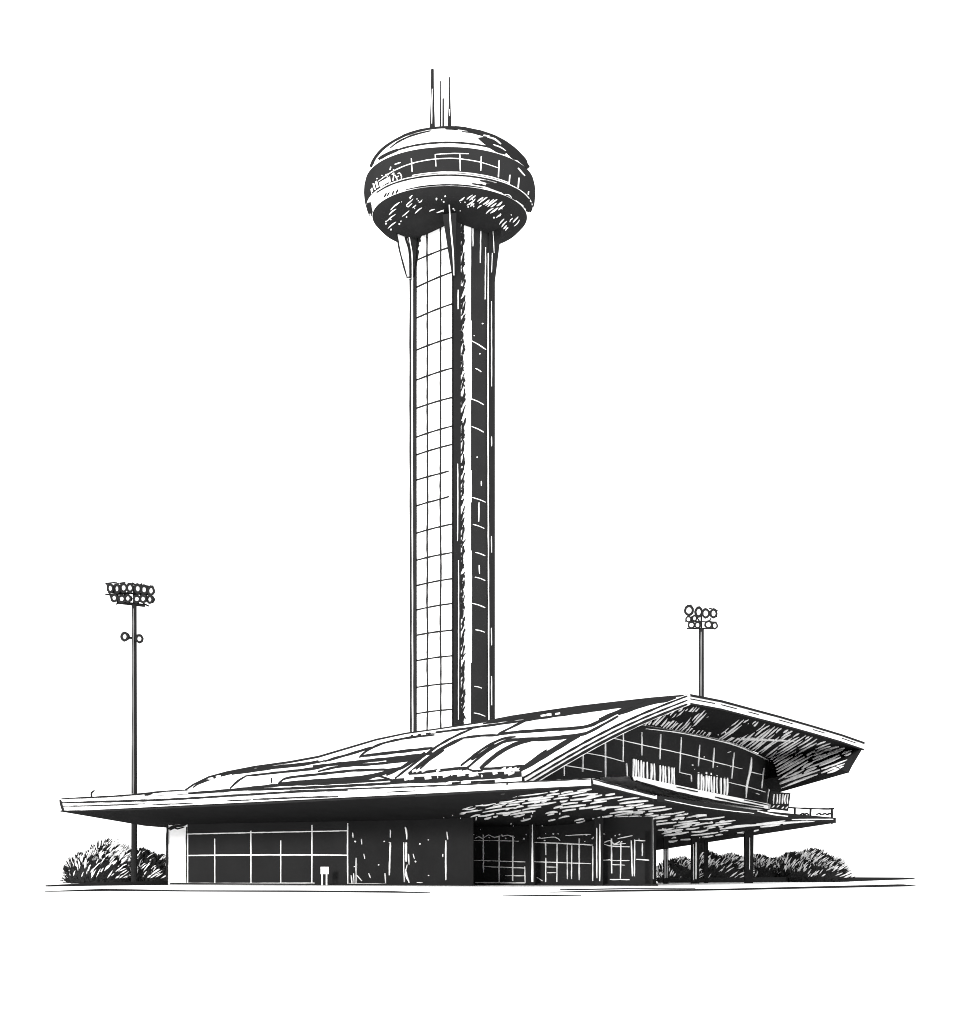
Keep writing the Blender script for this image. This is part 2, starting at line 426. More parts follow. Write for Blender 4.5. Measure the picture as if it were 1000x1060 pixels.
# --- rake board on the near gable slope
rk = MB()
R0, R1 = base[-1], ridge[-1]
d = (R1-R0); nrm = d.cross(UP).normalized(); nrm = nrm if nrm.dot(R0-CAM) < 0 else -nrm
mid = R0.lerp(R1, .5)+UP*.35
def rbend(k): return R0.lerp(R1, k) + UP*(.35*math.sin(math.pi*k))
for i in range(8):
    p, q = rbend(i/8), rbend((i+1)/8)
    rk.prism([p+UP*.1, q+UP*.1, q-UP*.62, p-UP*.62], [x+nrm*.25 for x in (p+UP*.1, q+UP*.1, q-UP*.62, p-UP*.62)], W_)
rks = plane(R0+nrm*.25, nrm)
def rp(k, dz):
    p = rbend(k)+UP*dz; d_ = p-CAM
    return (CX+F*d_.x/d_.y, H-F*d_.z/d_.y)
for dz, w in ((.0, 1.7), (-.3, 1.4), (-.58, 2.2)):
    stroke(rk, rks, [rp(k/6, dz) for k in range(7)], w, I_, taper=.3)
stroke(rk, rks, [rp(0, .1), rp(0.005, -.6)], 2.2, I_)
rk.build('rake_board', hall)
# --- upper glazed wall under the gable
AW = 7.0; wsurf = PA(AW)
wall_px = [(548, 806), (552, 801), (600, 772), (645, 749), (672, 752), (702, 757), (742, 765), (763, 771), (784, 780), (802, 789), (794, 836), (792, 846), (660, 826), (600, 812)]
wl = MB()
wp = [wsurf(u, v)[0] for u, v in wall_px]
wl.prism(wp, [p+DL*.4 for p in wp], GL)
wv = [[(583.5, 786.5), (583.5, 803)], [(603, 774.5), (602.5, 799)], [(626, 764), (626.4, 807)], [(645, 757), (644.5, 788)], [(664, 758), (664, 782)],
      [(683.5, 760), (682.5, 786)], [(705, 763), (703, 799.5)], [(724, 771), (722.5, 793)], [(739, 774), (737.5, 795)], [(759.5, 779), (757, 806)],
      [(790.5, 795), (788, 816)], [(575.5, 791), (600, 795), (622.5, 799)], [(603, 779), (625, 783), (645.5, 788.5)], [(631, 763.5), (664, 771), (707, 780.5), (740, 789), (768, 796)],
      [(776, 799), (790.5, 802.4)], [(703, 799.6), (715, 802.4)], [(715, 802.4), (715.4, 809)], [(754, 810), (775, 815), (792, 820)], [(648, 790), (649, 810)]]
for s in wv: stroke(wl, wsurf, s, 1.15, W_, taper=.5, lift=.05)
stroke(wl, wsurf, [(777.5, 784), (776.5, 797), (773, 812), (772, 826)], [1.5, 3.2, 2.4, 1.6], W_, lift=.06)
stroke(wl, wsurf, [(668, 754.5), (702, 758.6), (742, 766.6), (763, 772.6), (784, 781.6), (800, 790)], 1.3, W_, lift=.06)
stroke(wl, wsurf, [(800, 793), (796.5, 812), (794, 832)], 1.4, W_, lift=.06)
stroke(wl, wsurf, [(782, 821), (786, 822.5)], 1.0, W_, lift=.06); stroke(wl, wsurf, [(753, 779), (756, 778)], 1.0, W_, lift=.06)
flecks(wl, wsurf, [(690, 775), (760, 785), (760, 800), (700, 795)], 6, W_)
# the side wall behind it
q0, q1 = wsurf(799, 800)[0], wsurf(794, 846)[0]
wl.prism([q0, q1, q1+DL*16, q0+DL*16-UP*1.5], [p-DR*.4 for p in (q0, q1, q1+DL*16, q0+DL*16-UP*1.5)], I_)
wl.build('glazed_wall', hall)
# --- soffit of the big overhang
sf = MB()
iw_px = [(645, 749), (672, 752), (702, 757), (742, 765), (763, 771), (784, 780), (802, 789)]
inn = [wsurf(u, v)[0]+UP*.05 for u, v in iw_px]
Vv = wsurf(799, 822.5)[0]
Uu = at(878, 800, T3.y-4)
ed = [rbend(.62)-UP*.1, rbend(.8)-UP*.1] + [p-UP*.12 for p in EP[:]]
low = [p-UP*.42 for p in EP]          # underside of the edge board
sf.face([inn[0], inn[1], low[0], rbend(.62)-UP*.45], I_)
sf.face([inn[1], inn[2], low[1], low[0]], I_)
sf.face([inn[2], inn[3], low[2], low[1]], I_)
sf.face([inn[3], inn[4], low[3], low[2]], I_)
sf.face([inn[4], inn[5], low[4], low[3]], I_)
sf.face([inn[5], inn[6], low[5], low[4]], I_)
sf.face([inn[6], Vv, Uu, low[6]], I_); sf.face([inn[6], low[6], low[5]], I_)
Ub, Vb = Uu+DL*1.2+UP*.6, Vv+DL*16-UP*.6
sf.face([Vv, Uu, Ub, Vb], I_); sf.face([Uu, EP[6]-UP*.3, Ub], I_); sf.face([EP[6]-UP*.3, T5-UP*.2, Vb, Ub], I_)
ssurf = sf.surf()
for poly, an, gp_, ln in (
    ([(660, 752.5), (684, 739), (706, 731), (722, 732), (746, 740), (738, 763), (700, 756)], 46, 2.9, (8, 30)),
    ([(742, 764.5), (757, 745), (776, 745), (812, 755), (800, 788), (786, 780), (764, 771)], 38, 3.0, (10, 44)),
    ([(800, 788), (812, 754), (846, 765), (840, 792), (806, 807)], 31, 3.0, (12, 46)),
    ([(806, 808), (840, 791), (846, 765), (882, 777), (872, 795), (840, 806), (808, 816)], 21, 3.0, (12, 46))):
    clip_hatch(sf, ssurf, poly, gp_, an, ln, (1.7, 3.0), W_)  # drawn shading of the soffit, laid on as white hatch strokes
flecks(sf, ssurf, [(700, 740), (760, 750), (780, 770), (720, 758)], 14, W_)
sf.build('soffit', hall)
# --- edge board of the overhang
eb = MB()
for p, q in zip(EP, EP[1:]):
    dd = (q-p); nn = dd.cross(UP).normalized(); nn = nn if nn.dot(p-CAM) < 0 else -nn
    eb.prism([p, q, q-UP*.45, p-UP*.45], [x+nn*.12 for x in (p, q, q-UP*.45, p-UP*.45)], W_)
    eb.box(p-UP*.02, q-p, nn*.2, UP*.17, I_)
    eb.box(p-UP*.6, q-p, nn*.16, UP*.12, I_)
    eb.box(p-UP*.22, (q-p)*random.uniform(.3, .8), nn*.16, UP*.07, I_)
tn = outR*.2
eb.prism([EP[-1], Uu, Uu+DL*.5, EP[-1]+DL*.5], [x+DR*.25 for x in (EP[-1], Uu, Uu+DL*.5, EP[-1]+DL*.5)], I_)
eb.build('edge_board', hall)
# --- balcony
bl = MB(); bs = PA(4.6)
bpx = [(653, 803.5), (660, 804), (690, 810.5), (740, 821), (798, 832.6), (797, 838), (740, 828.6), (690, 817), (656, 807.5)]
bp = [bs(u, v)[0] for u, v in bpx]
bl.prism(bp, [p+DL*2.4 for p in bp], W_)
for s in ([(658, 808), (690, 817.6), (740, 828.8), (797, 838.4), 1.6], [(700, 814.5), (722, 819.6), 1.0], [(740, 825), (760, 829.5), (790, 835), 1.2], [(653, 803.4), (655, 808), 1.4], [(770, 828), (796, 833.6), 1.0]):
    stroke(bl, bs, s[:-1], s[-1], I_)
bl.build('balcony', hall)
r2 = PA(4.7); HR = []
for a, b in (((654, 784.5), (699, 794.5)), ((722, 800.5), (754, 806))):
    hr = MB(); stroke(hr, r2, [a, b], .9, I_, .2); HR.append(hr.build('railing', hall))
for u, a, b in ((655.6, 784, 803), (658, 786, 804), (660.5, 787, 804), (663.4, 786, 805), (666, 788, 806), (669.5, 789, 805), (674, 790, 806), (677, 789, 807),
                (683, 792, 809), (686, 792, 810), (688.6, 793, 810), (692, 793, 811), (695, 794, 811), (697.6, 794, 812),
                (723, 800, 816), (726, 801, 817), (728, 803, 818), (731, 800, 818), (733.6, 802, 819), (736, 801, 819), (739, 803, 820), (742, 803, 820), (746, 804, 821), (749.6, 805, 822), (752.6, 805, 822)):
    rl = MB(); stroke(rl, r2, [(u, a+random.uniform(-1, 1)), (u+random.uniform(-.4, .4), (a+b)/2), (u+random.uniform(-.5, .8), b+1)], random.uniform(1.2, 1.9), W_, .4); rl.build('baluster', HR[u > 710])
rl = MB()
rp_ = [bs(u, v)[0] for u, v in ((798, 819), (818.5, 821), (816, 839.5), (795, 837))]
rl.prism(rp_, [p+DL*.15 for p in rp_], I_)
for u in (801, 804, 807, 810, 813, 815.4):
    stroke(rl, bs, [(u, 822), (u-.5+random.uniform(-1, 1), 827), (u-.6, 832)], random.uniform(.9, 1.6), W_, lift=.05)
for u, v in ((799, 835), (804, 834.6), (809, 836), (813, 836)): stroke(rl, bs, [(u, v+1), (u+2, v-1)], 1.5, W_, lift=.05)
rl.build('railing', hall)
rl = MB(); ds = PA(.4)
for s in ([(816, 836), (840, 837), (862.5, 837.6)], [(822.5, 836), (822.5, 844)], [(839, 837), (838.6, 845)], [(861, 836), (861, 853)], [(858, 837), (863, 837)]):
    stroke(rl, ds, s, 1.3, I_, .2)
for u in (828, 832, 845, 851, 856): stroke(rl, ds, [(u, 843.5), (u+3, 842), (u+5, 843.6)], 1.2, I_)
rl.build('railing', hall)

# --- ground floor front
BW = 8.0; gs = PB(BW); BE = 14.0; es = PB(BE)
def slab(name, surf, u0, u1, ztop, back_dir, m, extra=None, th=.35):
    mb = MB()
    a, b = surf(u0, 900)[0], surf(u1, 900)[0]
    A = [V((a.x, a.y, 0)), V((b.x, b.y, 0)), V((b.x, b.y, ztop)), V((a.x, a.y, ztop))]
    mb.prism(A, [p+V(back_dir)*th for p in A], m)
    if extra: extra(mb)
    return mb.build(name, hall)
def ex_pier(mb):
    lines(mb, gs, [[(173.6, 852), (173.2, 880), (173, 915), 1.7], [(193.4, 856), (193.6, 914), 1.2], [(175, 858), (180, 855.6), (188, 854.6), (194, 852.6), 2.2], [(176, 859.5), (181, 857), (184, 858), (191, 856), 1.2],
                   [(175, 853.4), (194, 851), 2.5]], 1, I_)
slab('pier', gs, 172.6, 194, 4.5, DR, W_, ex_pier, .8)
def ex_win(mb):
    for s in ([(194.6, 864), (194.6, 914), 1.2], [(222.6, 868), (222.8, 914), 1.2], [(260, 860), (260.2, 914), 1.6], [(291, 870), (291, 914), 1.2], [(323.4, 854), (323.2, 914), 1.6],
              [(194, 863.4), (260, 862), (360, 860), 1.5], [(194, 885.6), (260, 885), (330, 885), (360, 885.2), 2.0], [(194, 914.2), (250, 914.4), (326, 914), 1.4]):
        stroke(mb, gs, s[:-1], s[-1], W_, .2, .12)
slab('window', gs, 194, 360.5, 4.9, DR, GL, ex_win)
def ex_wall(mb):
    lines(mb, gs, [[(360.4, 852), (360.2, 880), (360.6, 915), 1.3], [(369.2, 888), (369.2, 914.5), 1.0], [(365.6, 862), (366, 867), .9], [(374.6, 868.5), (375, 874), .9],
                   [(364, 906), (365, 915), 1.2], [(366.5, 904), (367, 914), .8], [(404.5, 859), (404.4, 867), 1.1], [(404.6, 872), (404, 890), (403.5, 906), 1.7], [(399, 904), (399.6, 914), 1.2],
                   [(420, 856), (421.3, 862), (421.6, 869), 1.7], [(418.4, 872), (418.4, 895), (419, 913), 1.1], [(421, 872), (421, 892), 2.0], [(423.4, 884), (424, 895), 1.0], [(420, 900), (422, 908), (424, 914), 1.5],
                   [(422, 895), (420, 905), (423, 912), 1.0], [(428, 884), (429.5, 889), 1.0], [(462, 870), (461.8, 890), (462, 911), 1.8], [(463, 861), (464, 869), 1.0], [(458.8, 884), (458.8, 887), 1.1],
                   [(382, 904), (384, 909), 1.2], [(377, 884), (378, 889), .9], [(370, 906), (375, 912), 1.0], [(361, 914.8), (400, 915), 1.2], [(432, 913.6), (438, 913.8), 1.0]], 1, W_, lift=.05)
    flecks(mb, gs, [(365, 870), (480, 862), (482, 912), (365, 912)], 9, W_)
slab('wall', gs, 360.5, 486, 4.9, DR, I_, ex_wall)
def ex_ent(mb):
    for s in ([(487.2, 863), (487.3, 913), 1.6], [(500.5, 864), (500.8, 903), 1.1], [(517, 866), (517, 913), 1.6], [(531.4, 865), (531, 912), 1.5], [(543.6, 897), (544, 914), 1.2],
              [(565, 872), (565.4, 885), 1.3], [(565.4, 888), (565.2, 913), 1.5], [(577.2, 873), (577, 913), 1.3], [(587.4, 873), (587.6, 910), 1.1], [(592.2, 875), (592, 910), 1.1], [(600, 868), (600, 911), 1.4], [(614, 876), (614, 912), 1.3],
              [(633.2, 868), (633.6, 904), 1.6], [(643, 872), (642.6, 909.5), 1.3], [(653.8, 870), (655, 907), 1.5], [(657.4, 869), (657, 907), 1.3], [(665.3, 873), (665.3, 886), .9],
              [(491, 870), (510, 870.2), (537, 870.8), 1.1], [(490, 890.5), (544, 892.2), 1.2], [(501, 897), (543, 898.6), 1.4], [(523, 906.4), (544, 906.6), 1.1], [(492, 913.6), (544, 914), 1.5],
              [(553, 872), (580, 873), (614, 874.8), 1.7], [(554, 892), (612, 894), 1.3], [(566, 897.4), (577, 897.6), 1.1], [(567, 903.4), (576, 903.4), 1.1],
              [(625, 890.6), (632, 890), 1.6], [(632, 890.6), (652, 891), 1.1], [(634, 895), (647, 895.6), 1.1], [(626, 874), (634, 876), (652, 876.6), 1.5], [(632, 910.4), (652, 910.6), 1.4], [(657, 870), (668, 870.4), 1.4], [(659, 889.5), (672, 890.4), 1.6],
              [(492, 868), (496, 866), (500, 868), (506, 864), (512, 867), (518, 865), 1.3], [(520, 866), (526, 864.6), (533, 867), 1.3], [(560, 868), (575, 866.6), (580, 870), 1.2], [(586, 865), (612, 863.6), 1.2], [(626, 872), (632, 870), (636, 874), (642, 871), 1.5],
              [(637, 874.4), (648, 873), 1.2], [(640, 868), (655, 865), 1.1], [(556, 908), (562, 912), 1.0]):
        stroke(mb, es, s[:-1], s[-1], W_, .25, .2, .05)
    flecks(mb, es, [(490, 858), (670, 864), (668, 872), (490, 870)], 22, W_)
slab('entrance_glazing', es, 478, 674, 4.3, DR, GL, ex_ent)
# return wall of the recess and the slanting rear wall of the ground floor
rw = MB()
a, b = gs(486, 900)[0], es(480, 900)[0]; a.z = b.z = 0
rw.prism([a, a-DL*.3, b-DL*.3, b], [x+UP*4.4 for x in (a, a-DL*.3, b-DL*.3, b)], I_)
rw.build('wall', hall); rw = MB()
c_ = es(673.6, 900)[0]; c_.z = 0; d_ = AB(16, 30, 0)
rw.prism([c_, c_+DL*.4, d_+DL*.4, d_], [x+UP*3.4 for x in (c_, c_+DL*.4, d_+DL*.4, d_)], I_)
rw.build('wall', hall); rw = MB()
l_ = gs(173, 900)[0]; l_.z = 0; l2 = l_+DR*7+DL*.5
rw.prism([l_+DL*.05, l_-DL*.3, l2-DL*.3, l2], [x+UP*4.2 for x in (l_+DL*.05, l_-DL*.3, l2-DL*.3, l2)], W_)
rw.build('wall', hall)
# dark plinth at the foot of the front
pl = MB()
a, b = PB(BW-.35)(176, 900)[0], PB(BW-.35)(489, 900)[0]; a.z = b.z = 0
pl.prism([a, b, b+DR*.4, a+DR*.4], [x+UP*.1 for x in (a, b, b+DR*.4, a+DR*.4)], I_)
a, b = PB(BE-.6)(486, 900)[0], PB(BE-.6)(679, 900)[0]; a.z = b.z = 0
pl.prism([a, b, b+DR*.4, a+DR*.4], [x+UP*.12 for x in (a, b, b+DR*.4, a+DR*.4)], I_)
pl.build('plinth', hall)
# columns under the canopy
def column(u, b, wpx, stripes, m=I_, taper=1.0):
    p = PB(b)(u, 900)[0]; p.z = 0
    h = csurf.tree.ray_cast(V((p.x, p.y, .5)), UP)
    z = h[0].z+.05 if h[0] else 4.5
    r = wpx/2*p.y/F; mb = MB()
    X, Y = V((1, 0, 0)), V((0, 1, 0))
    mb.prism([p-X*r-Y*r, p+X*r-Y*r, p+X*r+Y*r, p-X*r+Y*r], [p-X*r*taper-Y*r*taper+UP*z, p+X*r*taper-Y*r*taper+UP*z, p+X*r*taper+Y*r*taper+UP*z, p-X*r*taper+Y*r*taper+UP*z], m)
    fs_ = plane(p-Y*(r+.01), Y)
    for (x0, w, v0, v1) in stripes:
        stroke(mb, fs_, [(u+x0, v0), (u+x0, (v0+v1)/2), (u+x0*.9, v1)], w, W_ if m == I_ else I_, .3, .12, .03)
    mb.build('column', hall)
column(550.5, 13, 5.5, [(.6, [.8, 2.4, 4.2], 850, 913)])
column(619.5, 13.2, 9, [(-1.8, 1.6, 857, 909), (1.4, [1.2, 2.6, 2.0], 853, 912)])
column(675.6, 21, 7, [(.2, [1.2, 1.6, 3.2], 848, 910)])
column(689.4, 34, 5, [(-1, 1.2, 879, 909), (1.2, 1.0, 879, 909)])
column(719.4, 38, 8, [(-1.6, 1.3, 874, 911), (1.1, 2.6, 872, 910)])
column(775, 46, 8, [(1.0, 1.2, 867, 900)], taper=1.15)
column(731, 44, 4, [])

# ------------------------------------------------------------------ observation tower
YT = 160.0; s_ = YT/F
TC = at(465.6, H, YT); TC.z = 0
tower = thing('observation_tower', TC, 'tall slender observation tower with a round saucer top and thin masts rising behind the hall', 'tower')
th = math.radians(49)
tL = V((-math.cos(th), math.sin(th), 0)); tR = V((math.sin(th), math.cos(th), 0))
K = at(469.5, H, 156.2); K.z = 0
LL_, LR_ = 43.5*s_/math.cos(th)*1.0, 41.5*s_/math.sin(th)*1.0
nL = tL.cross(UP).normalized(); nL = nL if nL.y < 0 else -nL
nR = tR.cross(UP).normalized(); nR = nR if nR.y < 0 else -nR
def front_z(v, R): return EYE + (H-v)*(YT-R)/F
def side_z(v): return EYE + (H-v)*YT/F
ZT = side_z(224)
sh = MB()
sh.prism([K, K+tL*LL_, K+tL*LL_+tR*LR_, K+tR*LR_], [p+UP*ZT for p in (K, K+tL*LL_, K+tL*LL_+tR*LR_, K+tR*LR_)], W_)
sh.build('shaft', tower)
lf = plane(K, nL); rfp = plane(K, nR)
def upos(u, surf): return surf(u, 700)[0]
def face_box(surf, n, u0, u1, th_, m, v_top=224):
    mb = MB(); a, b = upos(u0, surf), upos(u1, surf); a.z = b.z = 0
    mb.prism([a, b, b+n*th_, a+n*th_], [p+UP*ZT for p in (a, b, b+n*th_, a+n*th_)], m)
    return mb
# panelled left face
pn = face_box(lf, nL, 431, 468, .08, W_); ls = plane(K+nL*.08, nL)
gl = [(244, 231), (269.6, 255), (297.6, 281.6), (329.4, 314.5), (362.5, 349.3), (393.5, 381), (422.7, 411.4), (452.6, 441), (471, 460), (497, 487.5), (523.7, 514),
      (552, 542.5), (580, 572), (606.3, 599), (631.4, 624.7), (657.7, 652.3), (684, 678.8), (711.6, 707.3), (738.8, 734.3)]
for a, b in gl: stroke(pn, ls, [(431, a), (443, a+(b-a)*.33-.4), (456, a+(b-a)*.68-.4), (468.4 if random.random() > .2 else 465, b)], 1.25, I_, .15, .12)
for u in (442.6, 456.3):
    vs = [228+i*33 for i in range(17)]
    stroke(pn, ls, [(u+random.uniform(-.4, .4), v) for v in vs], 1.15, I_, .1, .15)
patch(pn, ls, [(430.5, 222), (443, 222), (438, 236), (435, 254), (431.4, 276), (430.5, 276)], I_)
hatch(pn, ls, [(433, 262), (437, 236), (443, 232), (441, 246), (436, 266)], 10, 55, (3, 8), (.7, 1.2), W_, lift=.08)
hatch(pn, ls, [(438, 238), (452, 229), (462, 226), (462, 231), (440, 243)], 12, 30, (3, 8), (.7, 1.4), I_, lift=.08)
pn.build('panel_wall', tower)
# left corner pier, white with dark arrises
pr = face_box(lf, nL, 424.8, 431, .22, W_); ps = plane(K+nL*.22, nL)
stroke(pr, ps, [(425.2, 222), (425.0, 420), (425.4, 600), (425.6, 762)], 1.4, I_, .1, .1, step=12)
stroke(pr, ps, [(429.6, 222), (429.2, 420), (429.4, 600), (429.6, 762)], 2.9, I_, .1, .1, step=12)
stroke(pr, ps, [(424.8, 224), (425, 262), (425.2, 290)], 2.0, I_, .1, .1)
pr.build('corner_pier', tower)
# dark near corner pier
cp = face_box(rfp, nR, 469.5, 475.4, .25, I_)
cps = plane(K+nR*.25, nR)
cl_ = K-tL*.02
cp.box(K-tR*.0+nL*.0, nL*.2, tR*.3, UP*ZT, I_)
stroke(cp, cps, [(473.6, 480), (473.8, 510), (473.5, 560)], .9, W_, .5)
stroke(cp, cps, [(474.4, 580), (474.6, 640), (474.4, 745)], .9, W_, .5)
stroke(cp, cps, [(474, 300), (474, 320)], 1.2, W_, .5)
cp.build('corner_pier', tower)
# pale pilaster with ragged dark hatch strokes
pp = face_box(rfp, nR, 475.4, 486.4, .15, W_); pps = plane(K+nR*.15, nR)
v = 226
while v < 750:
    L = random.uniform(7, 15); u = 476.4+random.uniform(0, 1.6)
    stroke(pp, pps, [(u, v+L), (u+random.uniform(.8, 2.4), v+L*.55), (u+random.uniform(1.6, 4.6), v)], random.uniform(.9, 1.6), I_, .6, .3, step=3)
    if random.random() < .6: stroke(pp, pps, [(u+random.uniform(1, 3), v+2), (u+random.uniform(1.5, 4), v+L*.5)], random.uniform(.8, 1.5), I_, .6, .3, step=3)
    if random.random() < .5: stroke(pp, pps, [(476, v+L*.6), (477.5+random.uniform(0, 2), v+L*.2)], random.uniform(1.2, 2.4), I_, .6, .3, step=3)
    v += random.uniform(4, 8)
stroke(pp, pps, [(476, 224), (475.8, 420), (476, 600), (476.2, 752)], 1.2, I_, .1, .3, step=10)
pp.build('pilaster', tower)
# dark glazed strip with floor lines
ds_ = face_box(rfp, nR, 486.4, 504.6, .06, GL); dsf = plane(K+nR*.06, nR)
for a, b in (((487.5, 352.5), (503, 362)), ((492, 381.5), (498, 385)), ((488, 413), (500.5, 419)), ((488, 441.5), (500.5, 447.5)), ((489, 515), (502.5, 520)), ((489.5, 543), (501, 547)),
             ((492, 572), (502, 575.5)), ((491.5, 597.5), (502, 601)), ((488, 624.5), (502, 629)), ((492, 652), (501.5, 654.5)), ((491, 710.5), (498.5, 712.5)), ((490.5, 738), (502, 741.5))):
    stroke(ds_, dsf, [a, ((a[0]+b[0])/2, (a[1]+b[1])/2-.5), b], 1.3, W_, .4)
for a in (((487.6, 332), (487.6, 414)), ((487.6, 487), (487.6, 520)), ((487.6, 570), (487.8, 686)), ((495.6, 520), (495.4, 540)), ((495.8, 585), (496.2, 594)), ((498, 498), (498.2, 503)), ((497.5, 236), (497, 272)), ((502.6, 256), (502, 310))):
    stroke(ds_, dsf, list(a), 1.2, W_, .4)
stroke(ds_, dsf, [(487.4, 222), (487, 250), (487, 278)], 1.2, W_); stroke(ds_, dsf, [(489.4, 222), (489.4, 255)], 1.4, W_)
flecks(ds_, dsf, [(489, 300), (502, 300), (502, 740), (489, 740)], 4, W_, (.4, .9))
ds_.build('window_strip', tower)
# right corner pier
rp2 = face_box(rfp, nR, 504.6, 511, .2, I_); rps = plane(K+nR*.2, nR)
stroke(rp2, rps, [(505.4, 262), (505, 420), (505.6, 600), (506, 746)], 1.1, W_, .2, .2, step=10)
for a in ((312, 400), (452, 462), (555, 572), (650, 668), (700, 730)): stroke(rp2, rps, [(508.6, a[0]), (508.8, a[1])], 1.0, W_, .5)
rp2.build('corner_pier', tower)
# flaring brackets below the saucer
def bracket(poly, Y, th_, m, extra=()):
    mb = MB(); A = [at(u, v, Y) for u, v in poly]
    mb.prism(A, [p+V((0, th_, 0)) for p in A], m)
    for s in extra: stroke(mb, plane(A[0], (0, 1, 0)), s[:-1], s[-1][0], s[-1][1], .2, .1)
    mb.build('bracket', tower)
yl = (K+tL*LL_).y; yr = (K+tR*LR_).y
bracket([(407.6, 222), (418.6, 222), (424.6, 262), (425, 288), (420.6, 287)], yl-.3, .5, W_,
        [[(408.4, 226), (413, 256), (420.8, 286), (1.4, I_)], [(420.6, 287), (425, 287), (1.2, I_)], [(417.5, 226), (420, 246), (424, 262), (424.6, 288), (1.8, I_)], [(408, 233.5), (413, 232), (418, 233), (2.2, I_)]])
bracket([(418, 220), (432, 220), (431, 262), (428, 285), (425.6, 285), (424.6, 262)], yl-.9, .4, I_,
        [[(419.6, 224), (424.4, 250), (426.6, 266), (427, 300), (1.5, W_)]])
bracket([(506, 220), (521, 220), (517.4, 250), (512.4, 290), (508.6, 330), (506, 330)], yr-.5, .6, I_,
        [[(505.8, 256), (505.2, 300), (1.0, W_)], [(507, 240), (510, 238), (511.6, 262), (1.0, W_)], [(509.6, 262), (509, 282), (1.0, W_)]])
nb = MB()
A = [at(458, 222, 153.4), at(472.5, 220, 153.4), at(470.6, 287, 155.9), at(467.6, 284, 155.9), at(465.6, 268, 155.6)]
nb.prism(A, [at(458, 222, 156.6), at(472.5, 220, 156.6), at(471, 287, 156.4), at(467.6, 284, 156.4), at(465, 268, 156.5)], I_)
stroke(nb, plane(A[0], (A[1]-A[0]).cross(A[2]-A[0])), [(465, 212), (466.6, 235), (469, 262), (470, 285)], [1.4, 2.4, 2, 1.2], W_, .2, .1)
nb.build('bracket', tower)
bb = MB()
Kb = K+tL*LL_+tR*LR_
bb.prism([Kb+UP*side_z(286), Kb+UP*side_z(222), Kb+V((.3, 1.6, side_z(222)))], [p+V((.5, 0, 0)) for p in (Kb+UP*side_z(286), Kb+UP*side_z(222), Kb+V((.3, 1.6, side_z(222))))], I_)
bb.build('bracket', tower)

# saucer
def ring(Rpx, v): R = Rpx*s_; return (R, front_z(v, R))
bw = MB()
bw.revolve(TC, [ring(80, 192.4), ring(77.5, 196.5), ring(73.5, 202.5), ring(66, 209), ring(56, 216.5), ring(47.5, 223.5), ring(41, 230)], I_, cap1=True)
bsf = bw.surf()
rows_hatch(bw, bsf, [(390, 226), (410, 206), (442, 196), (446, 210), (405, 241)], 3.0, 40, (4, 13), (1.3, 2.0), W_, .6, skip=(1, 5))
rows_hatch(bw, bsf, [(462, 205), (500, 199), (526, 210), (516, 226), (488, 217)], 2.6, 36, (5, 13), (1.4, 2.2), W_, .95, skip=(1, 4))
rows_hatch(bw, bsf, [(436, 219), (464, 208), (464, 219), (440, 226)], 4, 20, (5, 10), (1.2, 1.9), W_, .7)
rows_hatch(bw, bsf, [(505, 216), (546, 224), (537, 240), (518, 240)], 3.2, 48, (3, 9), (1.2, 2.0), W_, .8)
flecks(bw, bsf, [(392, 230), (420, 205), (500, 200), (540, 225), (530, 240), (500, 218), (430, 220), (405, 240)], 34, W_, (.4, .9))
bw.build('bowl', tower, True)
rim = MB()
rim.revolve(TC, [ring(86, 179.4), ring(84.6, 182), ring(81.2, 190), ring(80, 192.4)], W_)
rsf = rim.surf()
def arc(vf, R, u0, u1, n=9):                # image of a level ring, sampled between two columns
    z = front_z(vf, R*s_); out = []
    for i in range(n):
        u = u0+(u1-u0)*i/(n-1)
        lo, hi = 0, math.pi/2
        x = (u-466)
        # solve azimuth so that the projected column matches
        a = math.asin(max(-1, min(1, x/R)))
        for _ in range(8):
            y = YT-R*s_*math.cos(a); a = math.asin(max(-.9999, min(.9999, ((u-CX)*y/F-TC.x)/(R*s_))))
        y = YT-R*s_*math.cos(a)
        out.append((u, H-(z-EYE)*F/y))
    return out
stroke(rim, rsf, arc(181.2, 85.0, 390, 545, 15), 1.4, I_, .2, .1)
stroke(rim, rsf, arc(191.2, 80.7, 420, 500, 11), 1.2, I_, .5, .1)
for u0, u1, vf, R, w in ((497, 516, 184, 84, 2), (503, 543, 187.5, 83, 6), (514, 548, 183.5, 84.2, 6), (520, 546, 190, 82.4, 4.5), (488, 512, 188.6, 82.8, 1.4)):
    stroke(rim, rsf, arc(vf, R, u0, u1), w, I_, .5, .2, .05)  # shade on the rim's right side, inked on as dark arcs
for u, v in ((398, 203), (401, 202), (406, 200.6), (410, 199.4)): stroke(rim, rsf, [(u, v+1), (u+2.2, v-3.4)], 1.1, I_)
hatch(rim, rsf, [(516, 196), (546, 212), (546, 222), (530, 212)], 10, -32, (4, 12), (.9, 1.6), W_, lift=.1)
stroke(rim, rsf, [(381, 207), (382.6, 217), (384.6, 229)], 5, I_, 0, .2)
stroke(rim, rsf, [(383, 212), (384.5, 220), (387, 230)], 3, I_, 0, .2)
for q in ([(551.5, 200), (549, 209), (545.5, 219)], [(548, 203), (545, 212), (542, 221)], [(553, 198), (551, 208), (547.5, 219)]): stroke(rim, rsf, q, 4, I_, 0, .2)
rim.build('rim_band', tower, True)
wb = MB()
wb.revolve(TC, [ring(87, 152), ring(88.3, 157), ring(88.7, 163), ring(88, 171), ring(86, 179.4)], GL)
wsf = wb.surf()
kw = dict(taper=.4, wob=.12, lift=.05)
